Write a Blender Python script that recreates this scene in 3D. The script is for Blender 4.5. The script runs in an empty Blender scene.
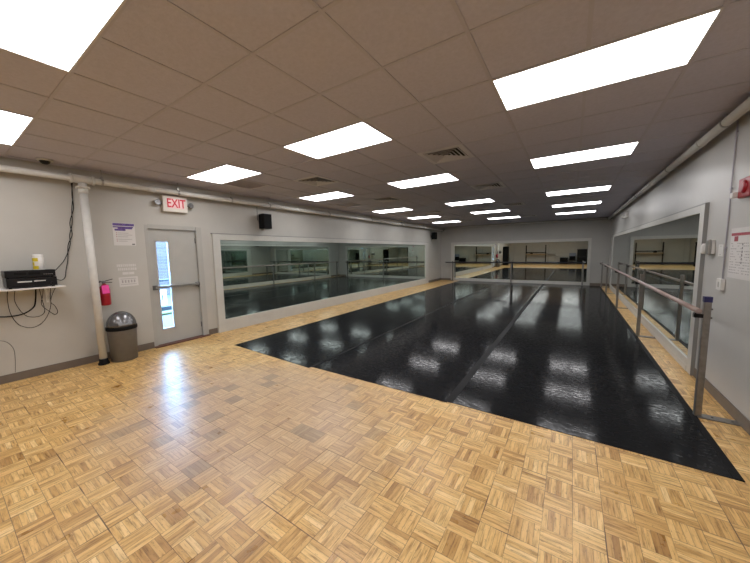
import bpy, bmesh, math, random
from mathutils import Vector, Matrix

random.seed(7)
SC = bpy.context.scene
COL = SC.collection
CAMH = 1.62

# ------------------------------------------------------------------ camera
cam_d = bpy.data.cameras.new('camera')
cam = bpy.data.objects.new('camera', cam_d)
COL.objects.link(cam)
right = Vector((0.8344845831, 0.5507384735, -0.0179614712))
up = Vector((-0.0394739813, 0.0922601859, 0.9949521913))
fwd = Vector((-0.5496155796, 0.8295632538, -0.0987295430))
m = Matrix((right, up, -fwd)).transposed().to_4x4()
m.translation = Vector((0, 0, CAMH))
cam.matrix_world = m
cam_d.sensor_width = 36.0
cam_d.lens = 297.1285 / 750 * 36.0
cam_d.clip_start = 0.02
cam_d.clip_end = 300
SC.camera = cam

# ------------------------------------------------------------------ world (bright overcast winter daylight outside)
w = bpy.data.worlds.new('daylight')
SC.world = w
w.use_nodes = True
bg = w.node_tree.nodes['Background']
bg.inputs['Color'].default_value = (0.31, 0.57, 1.0, 1)
bg.inputs['Strength'].default_value = 26.0

SC.view_settings.view_transform = 'Standard'
SC.view_settings.look = 'None'
SC.view_settings.gamma = 1
SC.view_settings.use_curve_mapping = False
SC.view_settings.exposure = 0.9
SC.cycles.glossy_bounces = 8
SC.cycles.max_bounces = 14
LAMP = 5.2                       # strength of the ceiling light diffusers

# ------------------------------------------------------------------ materials
def nt(name):
    mt = bpy.data.materials.new(name)
    mt.use_nodes = True
    t = mt.node_tree
    return mt, t, t.nodes['Principled BSDF']

def mat(name, col, rough=0.5, metal=0.0, noise=0.0, nscale=20.0, bump=0.0, spec=None, emit=None, estr=0.0, coat=0.0):
    mt, t, b = nt(name)
    b.inputs['Base Color'].default_value = (*col, 1)
    b.inputs['Roughness'].default_value = rough
    b.inputs['Metallic'].default_value = metal
    if spec is not None: b.inputs['Specular IOR Level'].default_value = spec
    if coat: b.inputs['Coat Weight'].default_value = coat
    if emit:
        b.inputs['Emission Color'].default_value = (*emit, 1)
        b.inputs['Emission Strength'].default_value = estr
    if noise or bump:
        tc = t.nodes.new('ShaderNodeTexCoord')
        n = t.nodes.new('ShaderNodeTexNoise')
        n.inputs['Scale'].default_value = nscale
        n.inputs['Detail'].default_value = 5
        t.links.new(tc.outputs['Object'], n.inputs['Vector'])
        if noise:
            r = t.nodes.new('ShaderNodeValToRGB')
            r.color_ramp.elements[0].position = 0.3
            r.color_ramp.elements[1].position = 0.7
            r.color_ramp.elements[0].color = (*[c * (1 - noise) for c in col], 1)
            r.color_ramp.elements[1].color = (*[min(1, c * (1 + noise)) for c in col], 1)
            t.links.new(n.outputs['Fac'], r.inputs['Fac'])
            t.links.new(r.outputs['Color'], b.inputs['Base Color'])
        if bump:
            bp = t.nodes.new('ShaderNodeBump')
            bp.inputs['Strength'].default_value = bump
            bp.inputs['Distance'].default_value = 0.01
            t.links.new(n.outputs['Fac'], bp.inputs['Height'])
            t.links.new(bp.outputs['Normal'], b.inputs['Normal'])
    return mt

class G:
    """small expression helper for shader math"""
    def __init__(s, t): s.t = t
    def m(s, op, a, b=None, c=None):
        n = s.t.nodes.new('ShaderNodeMath'); n.operation = op
        for i, v in enumerate((a, b, c)):
            if v is None: continue
            if isinstance(v, (int, float)): n.inputs[i].default_value = v
            else: s.t.links.new(v, n.inputs[i])
        return n.outputs[0]
    def comb(s, x, y, z):
        n = s.t.nodes.new('ShaderNodeCombineXYZ')
        for i, v in enumerate((x, y, z)):
            if isinstance(v, (int, float)): n.inputs[i].default_value = v
            else: s.t.links.new(v, n.inputs[i])
        return n.outputs[0]
    def noise(s, v, scale, detail=4, rough=0.5):
        n = s.t.nodes.new('ShaderNodeTexNoise')
        n.inputs['Scale'].default_value = scale; n.inputs['Detail'].default_value = detail
        n.inputs['Roughness'].default_value = rough
        s.t.links.new(v, n.inputs['Vector']); return n.outputs['Fac']
    def white(s, v):
        n = s.t.nodes.new('ShaderNodeTexWhiteNoise'); n.noise_dimensions = '3D'
        s.t.links.new(v, n.inputs['Vector']); return n.outputs['Value']
    def ramp(s, f, pts):
        n = s.t.nodes.new('ShaderNodeValToRGB'); e = n.color_ramp.elements
        while len(e) < len(pts): e.new(0.5)
        for k, (p, c) in enumerate(pts): e[k].position = p; e[k].color = (*c, 1)
        s.t.links.new(f, n.inputs['Fac']); return n.outputs['Color']
    def mix(s, f, a, b, mode='MIX'):
        n = s.t.nodes.new('ShaderNodeMix'); n.data_type = 'RGBA'; n.blend_type = mode
        for sock, v in ((n.inputs['Factor'], f), (n.inputs['A'], a), (n.inputs['B'], b)):
            if isinstance(v, (int, float)): sock.default_value = v
            elif isinstance(v, tuple): sock.default_value = (*v, 1)
            else: s.t.links.new(v, sock)
        return [o for o in n.outputs if o.type == 'RGBA'][0]
    def sm(s, v, lo, hi):
        n = s.t.nodes.new('ShaderNodeMapRange'); n.interpolation_type = 'SMOOTHSTEP'
        s.t.links.new(v, n.inputs[0]); n.inputs[1].default_value = lo; n.inputs[2].default_value = hi
        return n.outputs[0]

def parquet():
    mt, t, b = nt('finger_parquet')
    g = G(t)
    tc = t.nodes.new('ShaderNodeTexCoord')
    sp = t.nodes.new('ShaderNodeSeparateXYZ'); t.links.new(tc.outputs['Object'], sp.inputs[0])
    X, Y = sp.outputs[0], sp.outputs[1]
    B = 0.1545
    u = g.m('DIVIDE', g.m('ADD', X, 1.634), B); v = g.m('DIVIDE', g.m('ADD', Y, -1.077), B)
    iu, iv = g.m('FLOOR', u), g.m('FLOOR', v)
    fu, fv = g.m('FRACT', u), g.m('FRACT', v)
    par = g.m('FLOORED_MODULO', g.m('ADD', iu, iv), 2.0)
    inv = g.m('SUBTRACT', 1.0, par)
    across = g.m('ADD', g.m('MULTIPLY', fu, par), g.m('MULTIPLY', fv, inv))
    s5 = g.m('MULTIPLY', across, 5.0)
    si, sf = g.m('FLOOR', s5), g.m('FRACT', s5)
    rnd = g.white(g.comb(iu, iv, si))
    rblk = g.white(g.comb(iu, iv, 17.0))
    # grain runs along each slat
    ax = g.m('ADD', g.m('MULTIPLY', par, 60.0), g.m('MULTIPLY', inv, 7.0))
    ay = g.m('ADD', g.m('MULTIPLY', inv, 60.0), g.m('MULTIPLY', par, 7.0))
    gv = g.comb(g.m('MULTIPLY', X, ax), g.m('MULTIPLY', Y, ay), g.m('MULTIPLY', rnd, 30.0))
    grain = g.noise(gv, 1.0, 5, 0.62)
    tone = g.m('ADD', g.m('MULTIPLY', rnd, 0.72), g.m('MULTIPLY', rblk, 0.28))
    base = g.ramp(tone, [(0.0, (0.40, 0.21, 0.065)), (0.22, (0.62, 0.37, 0.125)), (0.5, (0.74, 0.47, 0.175)), (0.82, (0.82, 0.555, 0.225)), (1.0, (0.90, 0.67, 0.33))])
    gr = g.ramp(grain, [(0.30, (0.40, 0.33, 0.26)), (0.43, (0.80, 0.76, 0.70)), (0.56, (1.0, 1.0, 1.0))])
    colr = g.mix(1.0, base, gr, 'MULTIPLY')
    # dark pits and worn-in scratches
    pit = g.noise(g.comb(g.m('MULTIPLY', X, g.m('ADD', 30.0, g.m('MULTIPLY', par, 45.0))), g.m('MULTIPLY', Y, g.m('ADD', 75.0, g.m('MULTIPLY', par, -45.0))), 4.0), 1.0, 4, 0.75)
    colr = g.mix(g.m('MULTIPLY', g.sm(pit, 0.57, 0.68), 0.62), colr, (0.13, 0.075, 0.035))
    # worn varnish plus pinkish-grey daylight sheen painted into the colour, inside the door
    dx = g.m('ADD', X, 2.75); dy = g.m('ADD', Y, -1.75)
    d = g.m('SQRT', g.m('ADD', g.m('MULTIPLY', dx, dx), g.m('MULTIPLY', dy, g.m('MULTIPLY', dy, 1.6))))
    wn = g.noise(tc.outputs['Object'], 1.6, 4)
    wear_sheen = g.m('SUBTRACT', 1.0, g.sm(g.m('ADD', d, g.m('MULTIPLY', wn, 1.6)), 1.6, 2.9))
    colr = g.mix(g.m('MULTIPLY', wear_sheen, 0.55), colr, (0.46, 0.355, 0.285))
    gy = g.m('MULTIPLY', g.m('GREATER_THAN', g.white(g.comb(iu, iv, 31.0)), 0.90), wear_sheen)
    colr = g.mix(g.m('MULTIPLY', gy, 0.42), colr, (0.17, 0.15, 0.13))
    # joints
    def edge(f, wd):
        a = g.m('MINIMUM', f, g.m('SUBTRACT', 1.0, f)); return g.m('LESS_THAN', a, wd)
    slat = edge(sf, 0.045)
    blk = g.m('MAXIMUM', edge(fu, 0.010), edge(fv, 0.010))
    t2u = g.m('FRACT', g.m('DIVIDE', u, 4.0)); t2v = g.m('FRACT', g.m('DIVIDE', v, 4.0))
    big = g.m('MAXIMUM', edge(t2u, 0.005), edge(t2v, 0.005))
    jn = g.noise(tc.outputs['Object'], 3.0, 3)
    jd = g.m('MINIMUM', 1.0, g.m('ADD', g.m('MULTIPLY', slat, 0.45), g.m('ADD', g.m('MULTIPLY', g.m('MULTIPLY', blk, 0.75), g.sm(jn, 0.3, 0.62)), g.m('MULTIPLY', g.m('MULTIPLY', big, 0.9), g.sm(jn, 0.46, 0.62)))))
    colr = g.mix(jd, colr, (0.11, 0.06, 0.028))
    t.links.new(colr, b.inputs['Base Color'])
    rn = g.noise(tc.outputs['Object'], 9.0, 4)
    rr = g.m('ADD', g.m('ADD', 0.22, g.m('MULTIPLY', rn, 0.14)), g.m('MULTIPLY', rnd, 0.06))
    t.links.new(rr, b.inputs['Roughness'])
    b.inputs['Specular IOR Level'].default_value = 0.5
    hgt = g.m('SUBTRACT', g.m('ADD', g.m('MULTIPLY', grain, 0.25), g.m('MULTIPLY', rnd, 0.5)), g.m('MULTIPLY', jd, 1.2))
    hgt = g.m('ADD', hgt, g.m('MULTIPLY', rn, 0.8))
    bp = t.nodes.new('ShaderNodeBump'); bp.inputs['Strength'].default_value = 0.35; bp.inputs['Distance'].default_value = 0.0016
    t.links.new(hgt, bp.inputs['Height']); t.links.new(bp.outputs['Normal'], b.inputs['Normal'])
    return mt

def vinyl(name, seed, base=(0.017, 0.018, 0.019)):
    mt, t, b = nt(name)
    g = G(t)
    tc = t.nodes.new('ShaderNodeTexCoord')
    sp = t.nodes.new('ShaderNodeSeparateXYZ'); t.links.new(tc.outputs['Object'], sp.inputs[0])
    vx = g.comb(g.m('MULTIPLY', sp.outputs[0], 9.0), g.m('MULTIPLY', sp.outputs[1], 30.0), seed)
    streak = g.noise(vx, 1.0, 5, 0.65)
    blot = g.noise(g.comb(sp.outputs[0], sp.outputs[1], seed + 3), 1.3, 4)
    fine = g.noise(g.comb(sp.outputs[0], g.m('MULTIPLY', sp.outputs[1], 1.8), seed), 26, 4, 0.7)
    dust = g.m('MULTIPLY', g.sm(streak, 0.42, 0.75), g.m('ADD', 0.35, g.m('MULTIPLY', g.sm(blot, 0.4, 0.7), 0.65)))
    c = g.mix(g.m('MULTIPLY', dust, 0.22), base, (0.06, 0.058, 0.054))
    t.links.new(c, b.inputs['Base Color'])
    r = g.m('ADD', 0.05, g.m('ADD', g.m('MULTIPLY', g.sm(streak, 0.35, 0.7), 0.10), g.m('MULTIPLY', fine, 0.03)))
    t.links.new(r, b.inputs['Roughness'])
    t.links.new(g.m('ADD', 0.015, g.m('MULTIPLY', g.m('MULTIPLY', g.sm(streak, 0.60, 0.40), g.sm(fine, 0.44, 0.60)), 0.11)), b.inputs['Specular IOR Level'])
    bp = t.nodes.new('ShaderNodeBump'); bp.inputs['Strength'].default_value = 0.45; bp.inputs['Distance'].default_value = 0.0007
    h = g.m('ADD', g.m('MULTIPLY', streak, 1.0), g.m('MULTIPLY', fine, 0.12))
    t.links.new(h, bp.inputs['Height']); t.links.new(bp.outputs['Normal'], b.inputs['Normal'])
    return mt

def brick():
    mt, t, b = nt('pale_brick')
    br = t.nodes.new('ShaderNodeTexBrick')
    tc = t.nodes.new('ShaderNodeTexCoord'); mp = t.nodes.new('ShaderNodeMapping')
    mp.inputs['Rotation'].default_value = (math.radians(90), 0, math.radians(90))
    t.links.new(tc.outputs['Object'], mp.inputs['Vector']); t.links.new(mp.outputs['Vector'], br.inputs['Vector'])
    br.inputs['Scale'].default_value = 4
    br.inputs['Color1'].default_value = (0.075, 0.050, 0.045, 1); br.inputs['Color2'].default_value = (0.05, 0.035, 0.034, 1)
    br.inputs['Mortar'].default_value = (0.10, 0.09, 0.08, 1); br.inputs['Mortar Size'].default_value = 0.03
    t.links.new(br.outputs['Color'], b.inputs['Base Color']); b.inputs['Roughness'].default_value = 0.9
    return mt

def glass_mat():
    mt, t, b = nt('window_glass')
    t.nodes.remove(b)
    out = t.nodes['Material Output']
    tr = t.nodes.new('ShaderNodeBsdfTransparent'); tr.inputs[0].default_value = (0.93, 0.97, 0.97, 1)
    gl = t.nodes.new('ShaderNodeBsdfGlossy'); gl.inputs['Roughness'].default_value = 0.02
    fr = t.nodes.new('ShaderNodeFresnel'); fr.inputs[0].default_value = 1.45
    mx = t.nodes.new('ShaderNodeMixShader')
    t.links.new(fr.outputs[0], mx.inputs[0]); t.links.new(tr.outputs[0], mx.inputs[1]); t.links.new(gl.outputs[0], mx.inputs[2])
    t.links.new(mx.outputs[0], out.inputs[0])
    return mt

M = dict(
    floor=parquet(), mat1=vinyl('marley_vinyl', 1.0), mat2=vinyl('marley_vinyl_middle', 8.0, (0.015, 0.0155, 0.017)), mat3=vinyl('marley_vinyl_right', 15.0, (0.014, 0.0145, 0.0155)),
    tape=mat('vinyl_tape', (0.006, 0.006, 0.007), 0.55, spec=0.15, bump=0.2, nscale=60),
    wall=mat('wall_paint', (0.50, 0.485, 0.445), 0.42, noise=0.03, nscale=3, bump=0.05),
    wallf=mat('wall_paint_far_dimmed', (0.42, 0.41, 0.385), 0.45, noise=0.03, nscale=3, bump=0.05),  # wall paint darkened so the far wall looks less lit
    wallr=mat('wall_paint_right', (0.50, 0.49, 0.465), 0.36, noise=0.03, nscale=2, bump=0.05),
    tile=mat('ceiling_tile', (0.53, 0.515, 0.60), 0.9, noise=0.05, nscale=40, bump=0.25),
    tbar=mat('ceiling_tbar', (0.48, 0.465, 0.53), 0.6),
    trim=mat('frame_paint', (0.56, 0.55, 0.51), 0.4, noise=0.03, nscale=8),
    trimedge=mat('frame_edge_metal', (0.30, 0.30, 0.29), 0.45, metal=0.3),
    mirror=mat('mirror_glass', (0.70, 0.76, 0.73), 0.012, metal=1.0),
    mirror_l=mat('mirror_glass_green', (0.62, 0.72, 0.68), 0.012, metal=1.0),
    base=mat('cove_base', (0.16, 0.13, 0.105), 0.5, noise=0.08, nscale=10),
    door=mat('door_paint', (0.44, 0.435, 0.405), 0.4, noise=0.03, nscale=5),
    doorframe=mat('door_frame_paint', (0.43, 0.42, 0.39), 0.4, noise=0.03, nscale=5),
    thresh=mat('threshold_wood', (0.12, 0.05, 0.035), 0.5, noise=0.2, nscale=20),
    steel=mat('brushed_steel', (0.42, 0.41, 0.39), 0.32, metal=0.85, noise=0.08, nscale=30),
    steeld=mat('dark_steel', (0.18, 0.18, 0.18), 0.35, metal=0.8),
    pipe=mat('pipe_jacket', (0.66, 0.65, 0.61), 0.4, noise=0.05, nscale=12, bump=0.1),
    black=mat('black_plastic', (0.006, 0.006, 0.007), 0.35, spec=0.3, noise=0.1, nscale=30),
    blackm=mat('black_matte', (0.006, 0.006, 0.0065), 0.7, spec=0.15),
    can=mat('bin_steel', (0.17, 0.165, 0.16), 0.45, metal=0.25, noise=0.06, nscale=14),
    dome=mat('bin_dome_steel', (0.20, 0.20, 0.205), 0.25, metal=0.7),
    white=mat('white_plastic', (0.72, 0.71, 0.68), 0.35, noise=0.02, nscale=10),
    paper=mat('paper', (0.66, 0.64, 0.62), 0.7, noise=0.02, nscale=10),
    paperdim=mat('paper_ink', (0.40, 0.38, 0.37), 0.7, noise=0.05, nscale=60),
    purple=mat('poster_purple', (0.12, 0.07, 0.26), 0.6, noise=0.4, nscale=25),
    red=mat('red_paint', (0.33, 0.008, 0.018), 0.3, noise=0.05, nscale=10),
    redink=mat('red_ink', (0.36, 0.06, 0.08), 0.6, noise=0.2, nscale=60),
    exitred=mat('exit_red', (0.62, 0.008, 0.035), 0.5, emit=(1.0, 0.01, 0.05), estr=0.06),
    exitface=mat('exit_face', (0.78, 0.73, 0.66), 0.4, noise=0.02, nscale=10),
    exitglow=mat('exit_lit_panel', (0.78, 0.58, 0.56), 0.4, emit=(1.0, 0.5, 0.55), estr=0.10),
    pink=mat('pink_tag', (0.95, 0.08, 0.42), 0.6, noise=0.05, nscale=30),
    yellow=mat('yellow_label', (0.62, 0.50, 0.02), 0.45, noise=0.1, nscale=30),
    shelf=mat('shelf_board', (0.70, 0.68, 0.65), 0.45, noise=0.03, nscale=6),
    rail=mat('barre_rail', (0.36, 0.27, 0.24), 0.28, noise=0.15, nscale=12),
    darkrail=mat('dark_barre_rail', (0.03, 0.028, 0.035), 0.35),
    post=mat('barre_post', (0.26, 0.25, 0.24), 0.34, metal=0.75, noise=0.12, nscale=25),
    cap=mat('blue_cap', (0.02, 0.02, 0.10), 0.4, noise=0.1, nscale=20),
    diff=mat('light_diffuser', (0.9, 0.9, 0.9), 0.5, emit=(1.0, 0.985, 1.0), estr=LAMP),
    lightframe=mat('light_frame', (0.62, 0.60, 0.58), 0.5),
    vent=mat('vent_metal', (0.60, 0.59, 0.62), 0.5, metal=0.0, noise=0.05, nscale=10),
    ventlight=mat('grille_metal', (0.56, 0.54, 0.58), 0.6, metal=0.0, noise=0.04, nscale=10),
    dark=mat('duct_dark', (0.02, 0.02, 0.02), 0.9),
    glass=glass_mat(),
    snow=mat('wet_pavement', (0.045, 0.043, 0.04), 0.8, noise=0.12, nscale=1.5, bump=0.3),
    grass=mat('winter_grass', (0.05, 0.05, 0.012), 0.9, noise=0.4, nscale=30, bump=0.5),
    brick=brick(),
    railing=mat('railing_paint', (0.012, 0.016, 0.025), 0.4),
    tan=mat('tan_board', (0.45, 0.32, 0.18), 0.5, noise=0.1, nscale=10),
    cloth=mat('grey_blue_cloth', (0.25, 0.28, 0.36), 0.9, noise=0.3, nscale=18),
)
M['tapewhite'] = M['paper']

# ------------------------------------------------------------------ mesh helpers
class MB:
    def __init__(s): s.bm = bmesh.new(); s.mats = []
    def mi(s, m):
        if m is None: return 0
        if m not in s.mats: s.mats.append(m)
        return s.mats.index(m)
    def _fin(s, vs, k, sm=False):
        fs = set()
        for v in vs:
            for f in v.link_faces: fs.add(f)
        for f in fs:
            f.material_index = k; f.smooth = sm
    def box(s, x0, x1, y0, y1, z0, z1, m=None, bev=0.0, rot=None):
        k = s.mi(m)
        r = bmesh.ops.create_cube(s.bm, size=1.0)
        vs = r['verts']
        for v in vs:
            v.co = Vector(((x0 + x1) / 2 + v.co.x * (x1 - x0), (y0 + y1) / 2 + v.co.y * (y1 - y0), (z0 + z1) / 2 + v.co.z * (z1 - z0)))
        if rot:
            ax, ang = rot; c = Vector(((x0 + x1) / 2, (y0 + y1) / 2, (z0 + z1) / 2))
            bmesh.ops.rotate(s.bm, verts=vs, cent=c, matrix=Matrix.Rotation(ang, 3, ax))
        if bev > 0:
            es = list({e for v in vs for e in v.link_edges})
            rr = bmesh.ops.bevel(s.bm, geom=es, offset=bev, segments=2, affect='EDGES', profile=0.6)
            for f in rr['faces']: f.material_index = k
            vs = list({v for f in rr['faces'] for v in f.verts} | {v for v in vs if v.is_valid})
        s._fin([v for v in vs if v.is_valid], k)
        return s
    def tube(s, pts, r, m=None, n=10, caps=True):
        k = s.mi(m); pts = [Vector(p) for p in pts]
        rs = r if isinstance(r, (list, tuple)) else [r] * len(pts)
        rings = []; ref = None
        for i, p in enumerate(pts):
            d = (pts[min(i + 1, len(pts) - 1)] - pts[max(i - 1, 0)]).normalized()
            if ref is None:
                ref = Vector((0, 0, 1)) if abs(d.z) < 0.9 else Vector((1, 0, 0))
            a = (ref - d * ref.dot(d)).normalized(); ref = a
            b = d.cross(a)
            rings.append([s.bm.verts.new(p + (a * math.cos(2 * math.pi * j / n) + b * math.sin(2 * math.pi * j / n)) * rs[i]) for j in range(n)])
        for A, B in zip(rings, rings[1:]):
            for j in range(n):
                f = s.bm.faces.new((A[j], A[(j + 1) % n], B[(j + 1) % n], B[j])); f.material_index = k; f.smooth = True
        if caps:
            for R_ in (rings[0][::-1], rings[-1]):
                f = s.bm.faces.new(R_); f.material_index = k
        return s
    def lathe(s, c, prof, m=None, n=28, axis='Z'):
        """prof: list of (radius, height) along the axis from c"""
        k = s.mi(m); c = Vector(c); rings = []
        def P(r, h, a):
            x, y = r * math.cos(a), r * math.sin(a)
            return c + (Vector((x, y, h)) if axis == 'Z' else Vector((h, x, y)) if axis == 'X' else Vector((x, h, y)))
        for r, h in prof:
            rings.append([s.bm.verts.new(P(max(r, 1e-4), h, 2 * math.pi * j / n)) for j in range(n)])
        for A, B in zip(rings, rings[1:]):
            for j in range(n):
                f = s.bm.faces.new((A[j], A[(j + 1) % n], B[(j + 1) % n], B[j])); f.material_index = k; f.smooth = True
        for R_ in (rings[0][::-1], rings[-1]):
            f = s.bm.faces.new(R_); f.material_index = k
        return s
    def poly(s, pts, z0, z1, m=None):
        k = s.mi(m)
        a = [s.bm.verts.new((x, y, z0)) for x, y in pts]; b = [s.bm.verts.new((x, y, z1)) for x, y in pts]
        fs = [s.bm.faces.new(a[::-1]), s.bm.faces.new(b)]
        for i in range(len(pts)):
            j = (i + 1) % len(pts); fs.append(s.bm.faces.new((a[i], a[j], b[j], b[i])))
        for f in fs: f.material_index = k
        return s
    def build(s, name, m=None, parent=None):
        """parent: an object without rotation; vertices were given in world space"""
        if m is not None and m not in s.mats: s.mats.insert(0, m) if not s.mats else s.mats.append(m)
        org = world_loc(parent) if parent else Vector((0, 0, 0))
        for v in s.bm.verts: v.co -= org
        bmesh.ops.recalc_face_normals(s.bm, faces=s.bm.faces[:])
        me = bpy.data.meshes.new(name); s.bm.to_mesh(me); s.bm.free()
        for k in s.mats: me.materials.append(k)
        o = bpy.data.objects.new(name, me); COL.objects.link(o)
        if parent: o.parent = parent
        return o

def world_loc(o):
    v = Vector((0, 0, 0))
    while o: v += o.location; o = o.parent
    return v

def thing(name, label, cat, loc, group=None):
    o = bpy.data.objects.new(name, None); COL.objects.link(o)
    o.empty_display_size = 0.1
    o.location = loc; o['label'] = label; o['category'] = cat
    if group: o['group'] = group
    return o
def tag(o, label, cat, group=None, kind=None):
    o['label'] = label; o['category'] = cat
    if group: o['group'] = group
    if kind: o['kind'] = kind
    return o
def struct(mb, name, m=None):
    o = mb.build(name, m); o['kind'] = 'structure'; return o
def rebase(o, base):
    """move a one-mesh thing's origin to its base"""
    b = Vector(base)
    for v in o.data.vertices: v.co -= b
    o.location = b
    return o
def text(name, body, size, loc, rot, m, parent, depth=0.002, sx=1.0, align='CENTER'):
    cu = bpy.data.curves.new(name, 'FONT'); cu.body = body; cu.size = size; cu.extrude = depth
    cu.align_x = align; cu.align_y = 'CENTER'; cu.offset = size * 0.012
    tmp = bpy.data.objects.new('tmp', cu); COL.objects.link(tmp)
    bpy.context.view_layer.update()
    me = bpy.data.meshes.new_from_object(tmp.evaluated_get(bpy.context.evaluated_depsgraph_get()))
    bpy.data.objects.remove(tmp); me.name = name
    me.materials.clear(); me.materials.append(m)
    R_ = Matrix.Translation(Vector(loc) - (world_loc(parent) if parent else Vector((0, 0, 0)))) @ rot.to_4x4() @ Matrix.Diagonal((sx, 1, 1, 1))
    me.transform(R_)
    o = bpy.data.objects.new(name, me); COL.objects.link(o)
    if parent: o.parent = parent
    return o
ROT_L = Matrix(((0, 0, 1), (1, 0, 0), (0, 1, 0)))      # text reading on the left wall (faces +x): x->+y, y->+z, normal +x
ROT_R = Matrix(((0, 0, -1), (-1, 0, 0), (0, 1, 0)))    # on the right wall (faces -x)

# ------------------------------------------------------------------ room shell
XL, XR, YF, YB, H = -6.11, 1.34, 15.9, -6.0, 2.912
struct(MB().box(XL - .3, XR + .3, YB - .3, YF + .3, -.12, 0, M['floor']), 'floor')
# left wall with the door opening
DY0, DY1, DZ = 2.13, 2.995, 2.14
mb = MB()
mb.box(XL - .2, XL, YB - .2, DY0, 0, H + .1, M['wall']); mb.box(XL - .2, XL, DY1, YF + .2, 0, H + .1, M['wall'])
mb.box(XL - .2, XL, DY0, DY1, DZ, H + .1, M['wall'])
struct(mb, 'wall_left')
struct(MB().box(XR, XR + .2, YB - .2, YF + .2, 0, H + .1, M['wallr']), 'wall_right')
struct(MB().box(XL, XR, YF, YF + .2, 0, H + .1, M['wallf']), 'wall_far')
struct(MB().box(XL, XR, YB - .2, YB, 0, H + .1, M['wall']), 'wall_back')

# suspended ceiling
TX, TY = 0.605, 0.61
gx = [0.64 - TX * k for k in range(-1, 12)]           # grid lines across
gx = sorted(gx)
gy = [2.52 + TY * k for k in range(-13, 22)]
light_cols = {0: (-5.41, -4.20), 1: (-2.99, -1.78), 2: (-0.57, 0.64)}
light_rows = [-2.36, 0.08, 2.52, 4.96, 8.01, 10.45, 12.89]  # first row is unseen, added to brighten the near part of the room
vents = [(x, y) for x in (-1.4775, -3.8975) for y in (4.045, 6.485, 9.535, 13.195)]
grilles = [(-5.1075, 3.435), (-5.1075, 6.485)]
holes = []
for y in light_rows:
    for c in light_cols.values(): holes.append((c[0], c[1], y, y + TY))
for x, y in vents + grilles: holes.append((x - .3, x + .3, y - .305, y + .305))
def in_hole(x, y): return any(a - 1e-3 < x < b + 1e-3 and c - 1e-3 < y < d + 1e-3 for a, b, c, d in holes)
mb = MB()
xs = [XL] + [x for x in gx if XL < x < XR] + [XR]
ys = [YB] + [y for y in gy if YB < y < YF] + [YF]
for i in range(len(xs) - 1):
    for j in range(len(ys) - 1):
        if in_hole((xs[i] + xs[i + 1]) / 2, (ys[j] + ys[j + 1]) / 2): continue
        dz = random.uniform(0, 0.004)
        mb.box(xs[i] + .002, xs[i + 1] - .002, ys[j] + .002, ys[j + 1] - .002, H + .0015 + dz * .6, H + .02, M['tile'])
mb.box(XL, XR, YB, YF, H + .10, H + .14, M['dark'])
struct(mb, 'ceiling')
mb = MB()
for x in xs[1:-1]:
    segs = []; y0 = YB
    for (a, b, c, d) in sorted([h for h in holes if h[0] + .01 < x < h[1] - .01], key=lambda h: h[2]):
        segs.append((y0, c)); y0 = d
    segs.append((y0, YF))
    for a, b in segs: mb.box(x - .012, x + .012, a, b, H - .002, H + .006, M['tbar'])
for y in ys[1:-1]:
    segs = []; x0 = XL
    for (a, b, c, d) in sorted([h for h in holes if h[2] + .01 < y < h[3] - .01], key=lambda h: h[0]):
        segs.append((x0, a)); x0 = b
    segs.append((x0, XR))
    for a, b in segs: mb.box(a, b, y - .012, y + .012, H - .0015, H + .006, M['tbar'])
mb.box(XL, XL + .022, YB, YF, H - .003, H + .006, M['tbar']); mb.box(XR - .022, XR, YB, YF, H - .003, H + .006, M['tbar'])
mb.box(XL, XR, YF - .022, YF, H - .003, H + .006, M['tbar'])
struct(mb, 'trim_1')

# cove base
struct(MB().box(XL, XL + .012, YB, DY0 - .02, 0, .11, M['base'], .003).box(XL, XL + .012, DY1 + .07, 3.24, 0, .11, M['base'], .003).box(XL, XL + .012, 14.12, YF, 0, .11, M['base'], .003), 'baseboard_left')
struct(MB().box(XR - .012, XR, YB, 5.17, 0, .11, M['base'], .003).box(XR - .012, XR, 15.02, YF, 0, .11, M['base'], .003), 'baseboard_right')
struct(MB().box(XL, -5.52, YF - .012, YF, 0, .11, M['base'], .003).box(.70, XR, YF - .012, YF, 0, .11, M['base'], .003), 'baseboard_far')
struct(MB().box(XL, XR, YB, YB + .012, 0, .11, M['base'], .003), 'baseboard_back')

# ------------------------------------------------------------------ exit door
LY0, LY1, LZ0, LZ1 = 2.272, 2.482, .29, 1.885
mb = MB()
dx0, dx1 = XL - .085, XL - .04
mb.box(dx0, dx1, DY0 + .045, LY0, .025, DZ - .05, M['door']); mb.box(dx0, dx1, LY1, DY1 - .045, .025, DZ - .05, M['door'])
mb.box(dx0, dx1, LY0, LY1, .025, LZ0, M['door']); mb.box(dx0, dx1, LY0, LY1, LZ1, DZ - .05, M['door'])
door = struct(mb, 'door_1'); rebase(door, (XL - .06, 2.6, 0))
def dpart(mb, name, m=None): return mb.build(name, m, door)
mb = MB()
mb.box(XL - .14, XL + .002, DY0 - .01, DY0 + .042, 0, DZ + .02, M['doorframe'], .003)
mb.box(XL - .14, XL + .014, DY1 - .042, DY1 + .06, 0, DZ + .02, M['doorframe'], .003)
mb.box(XL - .14, XL + .002, DY0 + .042, DY1 - .042, DZ - .047, DZ + .03, M['doorframe'], .003)
dpart(mb, 'door_frame')
mb = MB()
for (a, b, c, d) in ((LY0 - .012, LY0 + .012, LZ0 - .012, LZ1 + .012), (LY1 - .012, LY1 + .012, LZ0 - .012, LZ1 + .012), (LY0, LY1, LZ0 - .012, LZ0 + .012), (LY0, LY1, LZ1 - .012, LZ1 + .012)):
    mb.box(dx0 - .004, dx1 + .006, a, b, c, d, M['doorframe'])
dpart(mb, 'glazing_frame')
dpart(MB().box(XL - .066, XL - .060, LY0, LY1, LZ0, LZ1, M['glass']), 'window_pane')
mb = MB()
mb.box(XL - .04, XL + .025, 2.165, 2.235, 1.02, 1.10, M['steeld'], .008)
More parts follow.
